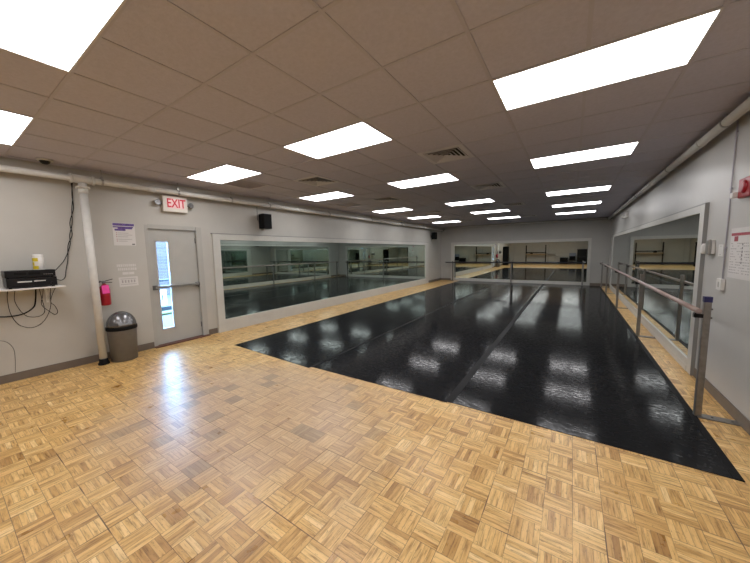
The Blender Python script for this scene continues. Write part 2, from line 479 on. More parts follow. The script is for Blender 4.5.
mb.box(XL - .04, XL + .02, 2.89, 2.955, 1.025, 1.095, M['steeld'], .008)
mb.box(XL + .004, XL + .032, 2.20, 2.93, 1.04, 1.085, M['steel'], .006)
dpart(mb, 'push_bar')
dpart(MB().box(XL - .18, XL + .08, DY0 - .02, DY1 + .06, 0, .022, M['thresh'], .004), 'threshold')
for z in (.25, 1.05, 1.9):
    dpart(MB().tube([(XL - .028, DY1 - .05, z - .05), (XL - .028, DY1 - .05, z + .05)], .009, M['steeld']), 'hinge')

# ------------------------------------------------------------------ outside the door
struct(MB().box(-30, XL - .2, -12, 26, -.25, -.06, M['snow']), 'ground')
o = tag(rebase(MB().box(-13.2, -9.6, 2.9, 8.0, -.06, .0, M['grass'], .02).build('lawn'), (-11.4, 5.4, -.06)), 'patch of yellow-green winter grass outside the exit door', 'lawn', kind='stuff')
t = thing('brick_building', 'pale pink brick building seen through the exit door window', 'building', (-15, 6, -.06))
MB().box(-16, -14.6, -2, 14, -.06, 2.8, M['brick']).build('wall', None, t)
MB().box(-16.2, -14.3, -2.2, 14.2, 2.8, 2.95, M['railing']).build('roof_edge', None, t)
for y in (2.6, 8.2, 10.4):
    f = MB().box(-14.62, -14.55, y - .5, y + .5, 1.0, 2.3, M['trim']).build('window', None, t)
    MB().box(-14.56, -14.54, y - .42, y + .42, 1.08, 2.22, M['railing']).build('pane', None, f)
t = thing('railing', 'dark blue-grey metal railing outside the exit door', 'railing', (-8.3, 3.1, -.06))
for y in (1.6, 2.86, 4.3): MB().box(-8.33, -8.27, y - .03, y + .03, -.06, 1.0, M['railing'], .005).build('post', None, t)
MB().box(-8.34, -8.26, 1.55, 4.35, 1.0, 1.05, M['railing'], .008).build('top_rail', None, t)
MB().box(-8.32, -8.28, 1.6, 4.3, .28, .38, M['railing'], .005).build('bottom_rail', None, t)
t = thing('notice_sign', 'small white sign fixed to the railing outside the exit door', 'sign', (-8.24, 3.1, .45))
MB().box(-8.262, -8.25, 3.02, 3.20, .42, .80, M['white'], .003).build('sign_board', None, t)
text('lettering', '1', .2, (-8.249, 3.11, .61), ROT_L, M['railing'], t)

# ------------------------------------------------------------------ wall mirrors
def wall_mirror(label, fixed, sign, axis, a0, a1, ia0, ia1, zo, zi0, zi1, mm, pw, depth=.05, endmat=None):
    """fixed: wall plane; sign: direction into the room; axis: 'y' runs along y, 'x' runs along x"""
    mid = (a0 + a1) / 2
    loc = (fixed, mid, 0) if axis == 'y' else (mid, fixed, 0)
    t = thing('wall_mirror', label, 'mirror', loc, 'framed wall mirrors')
    def bx(mb, p0, p1, d0, d1, z0, z1, m, bev=.004):
        f0, f1 = sorted((fixed + sign * d0, fixed + sign * d1))
        if axis == 'y': mb.box(f0, f1, p0, p1, z0, z1, m, bev)
        else: mb.box(p0, p1, f0, f1, z0, z1, m, bev)
        return mb
    n = max(1, round((ia1 - ia0) / pw)); p = ia0
    while p < ia1 - .05:
        e = min(ia1, p + pw)
        bx(MB(), p + .0012, e - .0012, .012, .018, zi0 - .01, zi1 + .01, mm, 0).build('mirror_panel', None, t)
        p = e
    bx(MB(), ia0 - .03, ia1 + .03, .002, .0115, zi0 - .02, zi1 + .02, M['blackm'], 0).build('backing_board', None, t)
    bx(MB(), a0, ia0, .001, depth, 0, zo, M['trim']).build('frame_stile', None, t)
    bx(MB(), ia1, a1, .001, depth, 0, zo, M['trim']).build('frame_stile', None, t)
    bx(MB(), ia0, ia1, .001, depth, zi1, zo, M['trim']).build('frame_rail', None, t)
    mb = bx(MB(), ia0, ia1, .001, depth, .0, zi0, M['trim'])
    bx(mb, ia0, ia1, depth, depth + .006, .0, zi0 * .45, M['trim'], .002)
    mb.build('frame_rail', None, t)
    return t, bx
tL, bx = wall_mirror('long framed wall mirror along the left wall, from the exit door to the far corner', XL, 1, 'y', 3.25, 14.1, 3.40, 13.75, 2.045, .255, 1.925, M['mirror_l'], 1.42)
bx(MB(), 3.235, 14.11, .001, .058, 2.045, 2.06, M['trimedge'], 0).build('edge_strip', None, tL)
tF, bx = wall_mirror('framed wall mirror filling the far end wall', YF, -1, 'x', -5.50, .68, -5.32, .57, 2.05, .14, 1.93, M['mirror'], 1.475)
tR, bx = wall_mirror('tall framed wall mirror on the right wall behind the long ballet barre', XR, -1, 'y', 5.20, 15.0, 5.355, 14.85, 2.12, .165, 2.03, M['mirror'], 1.9, .036)
bx(MB(), 5.19, 5.20, .001, .038, 0, 2.135, M['trimedge'], 0).build('edge_strip', None, tR)
bx(MB(), 5.20, 15.0, .001, .038, 2.12, 2.135, M['trimedge'], 0).build('edge_strip', None, tR)

# ------------------------------------------------------------------ vinyl dance mats
ms = [((-5.00, 2.935), (-3.05, 2.865), -3.03, 'mat1', 'black vinyl dance mat strip nearest the left wall mirror'),
      ((-3.03, 2.915), (-1.06, 2.945), -1.04, 'mat2', 'black vinyl dance mat strip in the middle, between the other two'),
      ((-1.04, 2.965), (1.055, 2.965), 0, 'mat3', 'black vinyl dance mat strip nearest the right ballet barre')]
for i, (a, b, xe, mk, lab) in enumerate(ms):
    y1 = YF - .06
    pts = [a, b, (b[0], y1), (a[0], y1)]
    o = tag(MB().poly(pts, 0.0005, .0035 + .0004 * i, M[mk]).build('dance_mat'), lab, 'dance mat', 'vinyl dance mats')
    rebase(o, (a[0], a[1], 0))
for (x, wdt, y0, lab) in ((-3.04, .05, 2.90, 'thin black tape covering the mat seam nearer the left mirror'), (-1.045, .085, 2.955, 'wide black tape covering the central mat seam'), (1.03, .05, 2.967, 'black tape along the mat edge beside the right barre posts')):
    o = tag(MB().box(x - wdt / 2, x + wdt / 2, y0, YF - .07, .0050, .0060, M['tape']).build('floor_tape'), lab, 'tape', 'black seam tapes')
    rebase(o, (x, y0, 0))

# ------------------------------------------------------------------ ceiling lights
rowname = {-2.36: 'added unseen behind the viewer', .08: 'in the nearest visible row', 2.52: 'in the second visible row', 4.96: 'in the third visible row', 8.01: 'in the fourth visible row', 10.45: 'in the fifth visible row', 12.89: 'in the row nearest the far wall'}
colname = {0: 'left column above the exit side', 1: 'middle column', 2: 'right column toward the barre'}
special = {(0, .08): 'small bright corner of a ceiling light cut by the left edge of the picture',
           (1, .08): 'largest ceiling light, cut off at the top left corner of the picture',
           (2, 2.52): 'large slanting ceiling light at upper right, nearest the right wall pipe',
           (1, 2.52): 'bright ceiling light between the exit sign and the square air vents, middle column',
           (2, -2.36): 'unseen ceiling light added behind the viewer on the barre side',
           (0, 2.52): 'bright ceiling light just above and right of the red exit sign'}
proto = None
for y in light_rows:
    for c, (a, b) in light_cols.items():
        lab = special.get((c, y), 'ceiling light %s, %s' % (rowname[y], colname[c]))
        cx, cy = (a + b) / 2, y + TY / 2
        if proto is None:
            t = thing('ceiling_light', lab, 'ceiling light', (cx, cy, H), 'recessed ceiling lights')
            mb = MB()
            for (x0, x1, y0, y1) in ((a + .002, a + .014, y + .002, y + TY - .002), (b - .014, b - .002, y + .002, y + TY - .002), (a + .014, b - .014, y + .002, y + .014), (a + .014, b - .014, y + TY - .014, y + TY - .002)):
                mb.box(x0, x1, y0, y1, H - .004, H + .03, M['lightframe'], .002)
            mb.build('frame', None, t)
            MB().box(a + .01, b - .01, y + .01, y + TY - .01, H + .002, H + .012, M['diff']).build('diffuser', None, t)
            MB().box(a + .002, b - .002, y + .002, y + TY - .002, H + .03, H + .09, M['lightframe']).build('housing', None, t)
            proto = t
        else:
            t = proto.copy(); COL.objects.link(t); t.location = (cx, cy, H); t['label'] = lab
            for ch in proto.children:
                d = ch.copy(); COL.objects.link(d); d.parent = t

# ceiling vents (stepped square cones)
def make_vent(x, y, lab):
    t = thing('ceiling_vent', lab, 'air vent', (x, y, H), 'square ceiling air vents')
    mb = MB()
    def ring(mb, s0, s1, z0, z1, th=.004):
        # sloping square band from half-size s0 at z0 to s1 at z1
        k = mb.mi(M['vent']); bm = mb.bm
        A = [bm.verts.new((x + sx * s0, y + sy * s0, z0)) for sx, sy in ((-1, -1), (1, -1), (1, 1), (-1, 1))]
        B = [bm.verts.new((x + sx * s1, y + sy * s1, z1)) for sx, sy in ((-1, -1), (1, -1), (1, 1), (-1, 1))]
        C = [bm.verts.new(v.co + Vector((0, 0, th))) for v in A]; D = [bm.verts.new(v.co + Vector((0, 0, th))) for v in B]
        for i in range(4):
            j = (i + 1) % 4
            bm.faces.new((A[i], A[j], B[j], B[i])); bm.faces.new((C[j], C[i], D[i], D[j]))
            bm.faces.new((A[i], C[i], C[j], A[j])); bm.faces.new((B[i], B[j], D[j], D[i]))
    for (x0, x1, y0, y1) in ((-.298, -.235, -.303, .303), (.235, .298, -.303, .303), (-.235, .235, -.303, -.235), (-.235, .235, .235, .303)):
        mb.box(x + x0, x + x1, y + y0, y + y1, H - .003, H + .008, M['vent'], .001)
    mb.build('face_plate', None, t)
    for s in (.235, .185, .135, .085):
        mb = MB(); ring(mb, s, s - .033, H - .012, H + .006); mb.build('cone', None, t)
    MB().box(x - .03, x + .03, y - .03, y + .03, H - .008, H - .003, M['vent'], .001).build('core', None, t)
    MB().box(x - .29, x + .29, y - .29, y + .29, H + .05, H + .09, M['dark']).build('duct_box', None, t)
    return t
vlab = ['large square ceiling vent in the right row, nearest the camera', 'second nearest square ceiling vent of the right row', 'third nearest square ceiling vent of the right row', 'farthest square ceiling vent of the right row',
        'square ceiling vent of the left row, nearest the exit sign', 'second nearest square ceiling vent of the left row', 'third nearest square ceiling vent of the left row', 'farthest square ceiling vent of the left row']
p0 = None
for (x, y), lab in zip(vents, vlab):
    if p0 is None: p0 = make_vent(x, y, lab)
    else:
        t = p0.copy(); COL.objects.link(t); t.location = (x, y, H); t['label'] = lab
        for ch in p0.children:
            d = ch.copy(); COL.objects.link(d); d.parent = t
for k, (x, y) in enumerate(grilles):
    t = thing('return_grille', ['flat beige ceiling grille just right of the light above the exit sign', 'flat beige ceiling grille over the left mirror, farther from the camera'][k], 'air grille', (x, y, H), 'flat ceiling grilles')
    mb = MB()
    for (x0, x1, y0, y1) in ((-.298, -.26, -.303, .303), (.26, .298, -.303, .303), (-.26, .26, -.303, -.265), (-.26, .26, .265, .303)):
        mb.box(x + x0, x + x1, y + y0, y + y1, H - .003, H + .008, M['ventlight'], .001)
    mb.build('frame', None, t)
    mb = MB()
    for i in range(20):
        yy = y - .25 + .5 * i / 19
        mb.box(x - .26, x + .26, yy - .009, yy + .009, H, H + .003, M['ventlight'], 0, ('X', .7))
    mb.build('louvers', None, t)
    MB().box(x - .27, x + .27, y - .27, y + .27, H + .0045, H + .03, M['ventlight']).build('backing', None, t)

# dome camera on ceiling
t = thing('dome_camera', 'small black dome camera on the ceiling above the wall shelf', 'camera', (-5.86, 1.0, H))
MB().lathe((-5.86, 1.0, H - .018), [(.075, 0), (.08, .004), (.08, .018)], M['white']).build('mount', None, t)
MB().lathe((-5.86, 1.0, H - .062), [(.001, 0), (.025, .004), (.045, .018), (.055, .044)], M['black'], 20).build('dome', None, t)

# ------------------------------------------------------------------ pipes
PX, PZ = -5.93, 2.735
t = thing('overhead_pipe', 'long off-white pipe running under the ceiling along the left wall', 'pipe', (PX, 5, PZ))
MB().tube([(PX, YB + .01, PZ), (PX, YF - .01, PZ)], .042, M['pipe'], 20).build('pipe_run', None, t)
for y in (1.36,):
    MB().tube([(PX, y - .11, PZ), (PX, y + .11, PZ)], .056, M['pipe'], 20).tube([(PX, y - .13, PZ), (PX, y - .105, PZ)], .066, M['pipe'], 20).tube([(PX, y + .105, PZ), (PX, y + .13, PZ)], .066, M['pipe'], 20).build('tee_fitting', None, t)
for y in (1.58, 2.62, 3.62, 4.55, 6.6, 8.8, 11, 13.2):
    MB().tube([(PX, y - .014, PZ), (PX, y + .014, PZ)], .05, M['steel'], 16).tube([(PX, y, PZ + .05), (PX, y, H)], .006, M['steel'], 8).box(PX - .02, PX + .02, y - .014, y + .014, PZ + .045, PZ + .075, M['steel']).build('pipe_hanger', None, t)
for y in (2.2, 5.4, 9.4): MB().tube([(PX, y - .05, PZ), (PX, y + .05, PZ)], .048, M['pipe'], 16).build('coupling', None, t)
t = thing('standpipe', 'upright off-white pipe from floor to ceiling pipe, left of the grey trash bin', 'pipe', (-5.87, 1.36, 0))
MB().tube([(-5.87, 1.365, .01), (-5.93, 1.36, PZ - .05)], .047, M['pipe'], 20).build('pipe_run', None, t)
MB().lathe((-5.87, 1.365, 0), [(.068, 0), (.068, .02), (.055, .045), (.052, .09)], M['blackm']).build('floor_collar', None, t)
MB().tube([(-5.928, 1.36, PZ - .13), (-5.93, 1.36, PZ - .105)], .078, M['pipe'], 20).tube([(-5.926, 1.36, PZ - .2), (-5.928, 1.36, PZ - .13)], .054, M['pipe'], 20).build('flange', None, t)
RX, RZ = 1.225, 2.835
t = thing('overhead_pipe', 'long grey pipe under the ceiling along the right wall', 'pipe', (RX, 5, RZ))
MB().tube([(RX, YB + .01, RZ), (RX, YF - .01, RZ)], .043, M['pipe'], 20).build('pipe_run', None, t)
for y in (5.2, 7.8, 10.4, 13.0): MB().tube([(RX, y - .03, RZ), (RX, y + .03, RZ)], .05, M['pipe'], 16).build('coupling', None, t)
for y in (4.5, 6.6, 9.4): MB().tube([(RX, y - .014, RZ), (RX, y + .014, RZ)], .049, M['steel'], 16).tube([(RX, y, RZ + .05), (RX, y, H)], .006, M['steel'], 8).build('pipe_hanger', None, t)
t = thing('emergency_light', 'small white lamp unit hanging beneath the right wall pipe near the far end', 'light', (1.25, 11.6, 2.5))
MB().box(1.27, 1.339, 11.5, 11.75, 2.50, 2.66, M['white'], .01).build('case', None, t)
MB().lathe((1.255, 11.56, 2.49), [(.02, 0), (.05, .01), (.05, .05), (.02, .07)], M['white'], 16).build('lamp_head', None, t)
MB().lathe((1.255, 11.70, 2.49), [(.02, 0), (.05, .01), (.05, .05), (.02, .07)], M['white'], 16).build('lamp_head', None, t)
t = thing('overhead_pipe', 'thin pale pipe crossing the top of the far wall', 'pipe', (-2.3, YF - .06, 2.84))
MB().tube([(XL + .02, YF - .06, 2.84), (1.16, YF - .06, 2.84)], .022, M['pipe'], 14).build('pipe_run', None, t)
for x in (-4.8, -2.4, 0): MB().box(x - .012, x + .012, YF - .06, YF, 2.83, 2.85, M['steel']).build('clip', None, t)

# ------------------------------------------------------------------ exit sign
sx = XL + .09
t = thing('exit_sign', 'white exit sign with red letters and two lamp heads above the door', 'exit sign', (XL, 2.6, 2.38))
MB().box(XL + .002, sx, 2.40, 2.80, 2.405, 2.685, M['exitface'], .008).build('case', None, t)
MB().box(sx, sx + .003, 2.475, 2.745, 2.465, 2.635, M['exitglow']).build('lit_panel', None, t)
text('lettering', 'EXIT', .215, (sx + .005, 2.612, 2.55), ROT_L, M['exitred'], t, .002, .70)
for s, y in ((-1, 2.33), (1, 2.87)):
    mb = MB().tube([(XL + .05, y - s * .075, 2.53), (XL + .05, y - s * .02, 2.55)], .014, M['steeld'], 10)
    mb.lathe((XL + .01, y, 2.55), [(.015, 0), (.03, .01), (.042, .04), (.05, .065), (.04, .068), (.0, .055)], M['steeld'], 20, 'X')
    mb.build('lamp_head', None, t)

# ------------------------------------------------------------------ papers by the door
xw = XL + .002
t = thing('poster', 'paper poster with purple header beside the exit door', 'poster', (XL, 1.84, 1.79))
MB().box(xw, xw + .003, 1.695, 1.985, 1.80, 2.16, M['paper']).build('sheet', None, t)
mb = MB().box(xw + .003, xw + .004, 1.70, 1.98, 2.115, 2.155, M['purple']).box(xw + .003, xw + .004, 1.70, 1.965, 2.085, 2.105, M['purple'])
mb.box(xw + .003, xw + .004, 1.76, 1.95, 2.065, 2.085, M['purple']).box(xw + .003, xw + .004, 1.72, 1.86, 2.035, 2.065, M['purple'])
mb.build('header_print', None, t)
mb = MB()
for i, z in enumerate((2.0, 1.97, 1.94, 1.90, 1.87)):
    mb.box(xw + .003, xw + .0035, 1.735, 1.745, z - .006, z + .006, M['redink']); mb.box(xw + .003, xw + .0035, 1.755, 1.755 + (.14, .19, .13, .18, .12)[i], z - .004, z + .004, M['paperdim'])
mb.box(xw + .003, xw + .0035, 1.93, 1.97, 1.81, 1.83, M['steeld'])
mb.build('printed_lines', None, t)
t = thing('raised_sign', 'pale two-line lettered strip on the wall below the purple poster', 'sign', (XL, 1.82, 1.39))
mb = MB()
random.seed(3)
for r, z in enumerate((1.475, 1.415)):
    y = 1.70 + .01 * r
    mb = MB()
    while y < 1.95:
        wd = random.choice((.014, .018, .022)); mb.box(xw, xw + .003, y, y + wd, z - .02, z + .02, M['paper']); y += wd + .007
    mb.build('pale_letters', None, t)
t = thing('notice', 'small white slip of paper above the larger white notice by the door', 'notice', (XL, 1.84, 1.31))
MB().box(xw, xw + .003, 1.765, 1.845, 1.325, 1.365, M['paper']).box(xw, xw + .003, 1.85, 1.92, 1.325, 1.365, M['paper']).build('sheet', None, t)
t = thing('notice', 'white printed notice on the wall above the grey trash bin', 'notice', (XL, 1.85, 1.13))
MB().box(xw, xw + .003, 1.71, 1.965, 1.13, 1.285, M['paper'], 0, ('X', math.radians(1.5))).build('sheet', None, t)
mb = MB()
for z in (1.255, 1.165): mb.box(xw + .003, xw + .0035, 1.73, 1.94, z - .004, z + .004, M['paperdim'])
for i in range(5): mb.box(xw + .003, xw + .0035, 1.745 + .04 * i, 1.765 + .04 * i, 1.19, 1.235, M['paperdim'])
mb.build('printed_lines', None, t)

# ------------------------------------------------------------------ fire extinguisher
ex, ey = -6.01, 1.495
t = thing('fire_extinguisher', 'red fire extinguisher with bright pink tag on the wall by the upright pipe', 'fire extinguisher', (ex, ey, .87))
MB().lathe((ex, ey, .87), [(.04, 0), (.062, .008), (.066, .03), (.066, .25), (.055, .29), (.028, .32), (.022, .34)], M['red'], 24).build('cylinder', None, t)
mb = MB().lathe((ex, ey, 1.205), [(.02, 0), (.022, .02), (.016, .05)], M['steeld'], 14)
mb.box(ex - .012, ex + .012, ey - .01, ey + .11, 1.252, 1.262, M['black'], .003, ('X', .25)).box(ex - .012, ex + .012, ey - .01, ey + .10, 1.222, 1.232, M['black'], .003, ('X', -.1))
mb.tube([(ex, ey - .01, 1.24), (ex, ey - .05, 1.25)], .012, M['steeld'], 10)
mb.build('valve_handle', None, t)
MB().tube([(ex, ey - .04, 1.24), (ex + .01, ey - .085, 1.22), (ex + .02, ey - .088, 1.12), (ex + .02, ey - .083, .98), (ex + .02, ey - .078, .92)], .009, M['black'], 10).build('hose', None, t)
MB().box(ex + .068, ex + .071, ey - .045, ey + .04, 1.06, 1.19, M['pink'], 0, ('X', .06)).build('inspection_tag', None, t)
MB().box(XL + .001, ex - .05, ey - .05, ey + .05, .93, 1.16, M['steeld'], .003).build('wall_bracket', None, t)

# ------------------------------------------------------------------ trash bin
bx_, by_ = -5.865, 1.617
t = thing('trash_bin', 'round grey metal trash bin with domed lid between upright pipe and door', 'trash bin', (bx_, by_, 0))
MB().lathe((bx_, by_, 0), [(.155, 0), (.165, .005), (.183, .475), (.186, .48), (.185, .495)], M['can'], 40).build('bin_body', None, t)
MB().lathe((bx_, by_, .49), [(.19, 0), (.194, .008), (.194, .045), (.19, .055)], M['blackm'], 40).build('rim_band', None, t)
pr = [(.187 * math.cos(a), .225 * math.sin(a)) for a in [math.pi / 2 * k / 10 for k in range(11)]]
d = MB().lathe((bx_, by_, .545), pr, M['dome'], 40).build('domed_lid', None, t)
MB().box(bx_ + .13, bx_ + .178, by_ - .085, by_ + .085, .555, .64, M['steeld'], .01, ('Y', -.45)).build('push_flap', None, d)

# ------------------------------------------------------------------ shelf with audio gear
t = thing('wall_shelf', 'narrow white wall shelf at the left edge holding black audio equipment', 'shelf', (XL, .6, 1.22))
MB().box(XL + .001, -5.74, .12, 1.035, 1.222, 1.242, M['shelf'], .003).build('board', None, t)
for y in (.3, .9):
    MB().box(XL + .001, XL + .012, y - .012, y + .012, 1.0, 1.222, M['white']).box(XL + .001, -5.86, y - .012, y + .012, 1.212, 1.222, M['white']).tube([(XL + .008, y, 1.03), (-5.88, y, 1.214)], .005, M['white'], 8).build('bracket', None, t)
SZ = 1.242
t = thing('audio_receiver', 'lower and deeper of the two black audio units on the wall shelf', 'audio receiver', (-5.93, .75, SZ))
MB().box(-6.06, -5.78, .53, .965, SZ + .012, SZ + .13, M['black'], .004).build('case', None, t)
mb = MB().box(-5.78, -5.777, .62, .74, SZ + .075, SZ + .088, M['white']).box(-5.78, -5.777, .76, .86, SZ + .079, SZ + .09, M['white'])
mb.build('display_label', None, t)
for y in (.56, .93):
    for x in (-6.03, -5.81): MB().lathe((x, y, SZ), [(.015, 0), (.015, .012)], M['blackm'], 12).build('foot', None, t)
MB().lathe((-5.78, .92, SZ + .045), [(.018, 0), (.017, .012)], M['black'], 16, 'X').build('volume_knob', None, t)
t = thing('audio_player', 'thinner black audio unit stacked on top of the receiver', 'audio player', (-5.93, .75, SZ + .13))
MB().box(-6.06, -5.79, .525, .96, SZ + .136, SZ + .225, M['black'], .004).build('case', None, t)
mb = MB()
for y0, y1 in ((.60, .70), (.72, .82)): mb.box(-5.79, -5.788, y0, y1, SZ + .17, SZ + .20, M['blackm'])
for i in range(5): mb.box(-5.79, -5.787, .85 + .018 * i, .86 + .018 * i, SZ + .165, SZ + .172, M['steel'])
mb.build('front_controls', None, t)
for y in (.55, .93):
    for x in (-6.03, -5.82): MB().lathe((x, y, SZ + .13), [(.012, 0), (.012, .006)], M['blackm'], 12).build('foot', None, t)
t = thing('wipes_canister', 'white canister with yellow label standing on the audio units', 'canister', (-5.90, .835, SZ + .225))
cz = SZ + .225
MB().lathe((-5.90, .835, cz), [(.05, 0), (.053, .004), (.053, .165), (.05, .17)], M['white'], 24).build('body', None, t)
MB().lathe((-5.90, .835, cz + .17), [(.049, 0), (.050, .003), (.050, .022), (.044, .03), (.015, .034)], M['white'], 24).build('cap', None, t)
mb = MB()
k = mb.mi(M['yellow'])
def patch(mb, cx, cy, r, z0, z1, a0, a1, m):
    k = mb.mi(m); n = 10; A = []; B = []
    for i in range(n + 1):
        a = a0 + (a1 - a0) * i / n
        A.append(mb.bm.verts.new((cx + r * math.cos(a), cy + r * math.sin(a), z0))); B.append(mb.bm.verts.new((cx + r * math.cos(a), cy + r * math.sin(a), z1)))
    for i in range(n):
        f = mb.bm.faces.new((A[i], A[i + 1], B[i + 1], B[i])); f.material_index = k; f.smooth = True
patch(mb, -5.90, .835, .0537, cz + .008, cz + .05, -1.9, -.2, M['yellow'])
patch(mb, -5.90, .835, .0537, cz + .11, cz + .155, -1.9, -.2, M['yellow'])
patch(mb, -5.90, .835, .0539, cz + .055, cz + .1, -1.5, -.9, M['yellow'])
mb.build('yellow_label', None, t)

def smooth(pts, n=6):
    out = []; P = [Vector(p) for p in pts]
    for i in range(len(P) - 1):
        p0, p1, p2, p3 = P[max(i - 1, 0)], P[i], P[i + 1], P[min(i + 2, len(P) - 1)]
        for j in range(n):
            t_ = j / n
            out.append(.5 * ((2 * p1) + (-p0 + p2) * t_ + (2 * p0 - 5 * p1 + 4 * p2 - p3) * t_ ** 2 + (-p0 + 3 * p1 - 3 * p2 + p3) * t_ ** 3))
    out.append(P[-1]); return out
CX = XL + .02
def cord(pts, r, lab, g='black cords below the wall shelf', m='blackm', cat='cord'):
    o = MB().tube(smooth(pts), r, M[m], 8).build('cord')
    rebase(o, pts[0]); tag(o, lab, cat, g); return o
cord([(CX + .04, .56, 1.215), (CX, .55, 1.1), (CX, .56, .9), (CX, .62, .74), (CX, .74, .68), (CX, .85, .76), (CX, .92, .93), (CX + .02, .93, 1.10), (CX + .04, .94, 1.215)], .003, 'lowest looping black cord hanging under the left end of the shelf')
cord([(CX + .04, .62, 1.215), (CX, .61, 1.05), (CX, .68, .86), (CX, .79, .82), (CX, .86, .88), (CX, .85, 1.05), (CX + .04, .83, 1.215)], .003, 'black cord looping beneath the middle of the shelf')
cord([(CX + .04, .80, 1.215), (CX, .79, 1.05), (CX, .76, .95), (CX, .66, .88), (CX, .52, .87), (CX, .38, .90), (CX, .1, .93)], .0075, 'thickest black cord bundle sweeping left under the shelf')
cord([(CX + .04, .87, 1.215), (CX, .86, 1.1), (CX, .84, .98), (CX, .90, .88), (CX, .955, .82), (CX, .985, .86), (CX, .96, .95), (CX, .93, 1.0), (CX, .95, 1.1), (CX + .04, .99, 1.215)], .003, 'zigzag black cord under the right end of the shelf')
cord([(CX, 1.28, 2.70), (CX, 1.275, 2.5), (CX, 1.25, 2.3), (CX, 1.24, 2.12), (CX, 1.2, 1.95), (CX, 1.19, 1.8), (CX, 1.12, 1.6), (CX, 1.04, 1.48), (CX + .04, .98, 1.42)], .0045, 'black cord dropping from the ceiling pipe to the audio units, longer of the two', 'cords down the left wall')
cord([(CX, 1.29, 2.70), (CX, 1.27, 2.52), (CX, 1.27, 2.33), (CX, 1.215, 2.12), (CX, 1.225, 1.95), (CX, 1.17, 1.8), (CX, 1.15, 1.6), (CX, 1.12, 1.45), (CX, 1.10, 1.34), (CX, 1.06, 1.3), (CX + .03, 1.0, 1.32)], .0045, 'black cord curling down beside the shelf end, right of the other', 'cords down the left wall')
cord([(CX, .30, .60), (CX, .47, .56), (CX, .54, .45), (CX, .545, .30), (CX, .53, .12)], .003, 'thin grey cord curving low on the wall above the baseboard', 'low thin cords', 'steeld')

# ------------------------------------------------------------------ wall speakers
def speaker(y, z, lab, wd=.25, ht=.33):
    t = thing('wall_speaker', lab, 'speaker', (XL, y, z), 'black wall speakers')
    x0, x1 = XL + .07, XL + .27
    mb = MB(); k = mb.mi(M['blackm'])
    mb.poly([(x0, y - wd / 2 + .03), (x1 - .03, y - wd / 2), (x1, y - wd / 2 + .02), (x1, y + wd / 2 - .02), (x1 - .03, y + wd / 2), (x0, y + wd / 2 - .03)], z, z + ht, M['blackm'])
    mb.build('cabinet', None, t)
    MB().box(x1 - .002, x1 + .008, y - wd / 2 + .025, y + wd / 2 - .025, z + .02, z + ht - .02, M['blackm'], .006).build('grille', None, t)
    MB().box(XL + .001, x0 + .004, y - .03, y + .03, z + .10, z + .22, M['black'], .004).box(XL + .02, x0 + .06, y - .02, y + .02, z - .03, z, M['trim']).build('mount', None, t)
    MB().tube([(XL + .02, y - .09, 2.70), (XL + .02, y - .09, z + .2), (x0, y - .06, z + .18)], .004, M['blackm'], 8).build('speaker_wire', None, t)
    return t
speaker(4.42, 2.20, 'black box speaker on the left wall between exit sign and mirror top')
speaker(14.55, 2.21, 'black box speaker high in the far left corner', .30, .36)

# ------------------------------------------------------------------ right barre
BX, PY = 1.062, [3.95, 7.07, 10.2, 13.25, 15.35]
t = thing('ballet_barre', 'long ballet barre with grey metal posts in front of the right wall mirror', 'ballet barre', (BX, 9.6, 0), 'floor mounted ballet barres')
rx = BX - .045
MB().tube([(rx, PY[0] + .02, 1.012), (rx, 7, 1.012), (rx, 12, 1.01), (rx, 15.45, 1.0)], .024, M['rail'], 18).build('rail', None, t)
for i, y in enumerate(PY):
    top = (1.15, 1.14, 1.06, 1.05, 1.05)[i]
    s = .024
    mb = MB().box(BX - s, BX + s, y - s, y + s, .0068, top, M['post'], .004)
    if i == 0: mb.tube([(BX + s, y - .005, 1.04), (BX + s + .012, y - .005, 1.04)], .009, M['steeld'], 8).tube([(BX + s, y - .005, .96), (BX + s + .012, y - .005, .96)], .009, M['steeld'], 8)
    p = mb.build('post', None, t)
    if i == 0:
        p['label'] = 'grey square metal post with a dark blue top'
        MB().box(BX - s - .003, BX + s + .003, y - s - .003, y + s + .003, top - .045, top + .006, M['cap'], .003).build('cap', None, p)
    MB().box(1.058, XR - .014, y - .048, y + .048, 0.0, .012, M['post'], .002).build('base_plate', None, t)
    MB().box(BX - .085, BX - s + .004, y - .022, y + .022, .955, .992, M['black'], .003).box(BX - .08, BX - .07, y - .022, y + .022, .955, 1.0, M['black']).build('bracket', None, t)
    for xb in (BX + .10, XR - .05):
        MB().lathe((xb, y, .012), [(.010, 0), (.009, .006)], M['steeld'], 8).build('bolt', None, t)

# far barre
FY = YF - .28
t = thing('ballet_barre', 'ballet barre standing in front of the far wall mirror', 'ballet barre', (-2.6, FY, 0), 'floor mounted ballet barres')
MB().tube([(-5.72, FY, .99), (.50, FY, .99)], .026, M['darkrail'], 16).build('rail', None, t)
for x in (-5.35, -2.44, .42):
    MB().box(x - .03, x + .03, FY + .028, FY + .088, .0065, 1.07, M['post'], .004).build('post', None, t)
    MB().box(x - .035, x + .035, FY, FY + .2, .0065, .013, M['post'], .002).build('base_plate', None, t)
    MB().box(x - .02, x + .02, FY - .02, FY + .03, .95, .968, M['black'], .002).build('bracket', None, t)

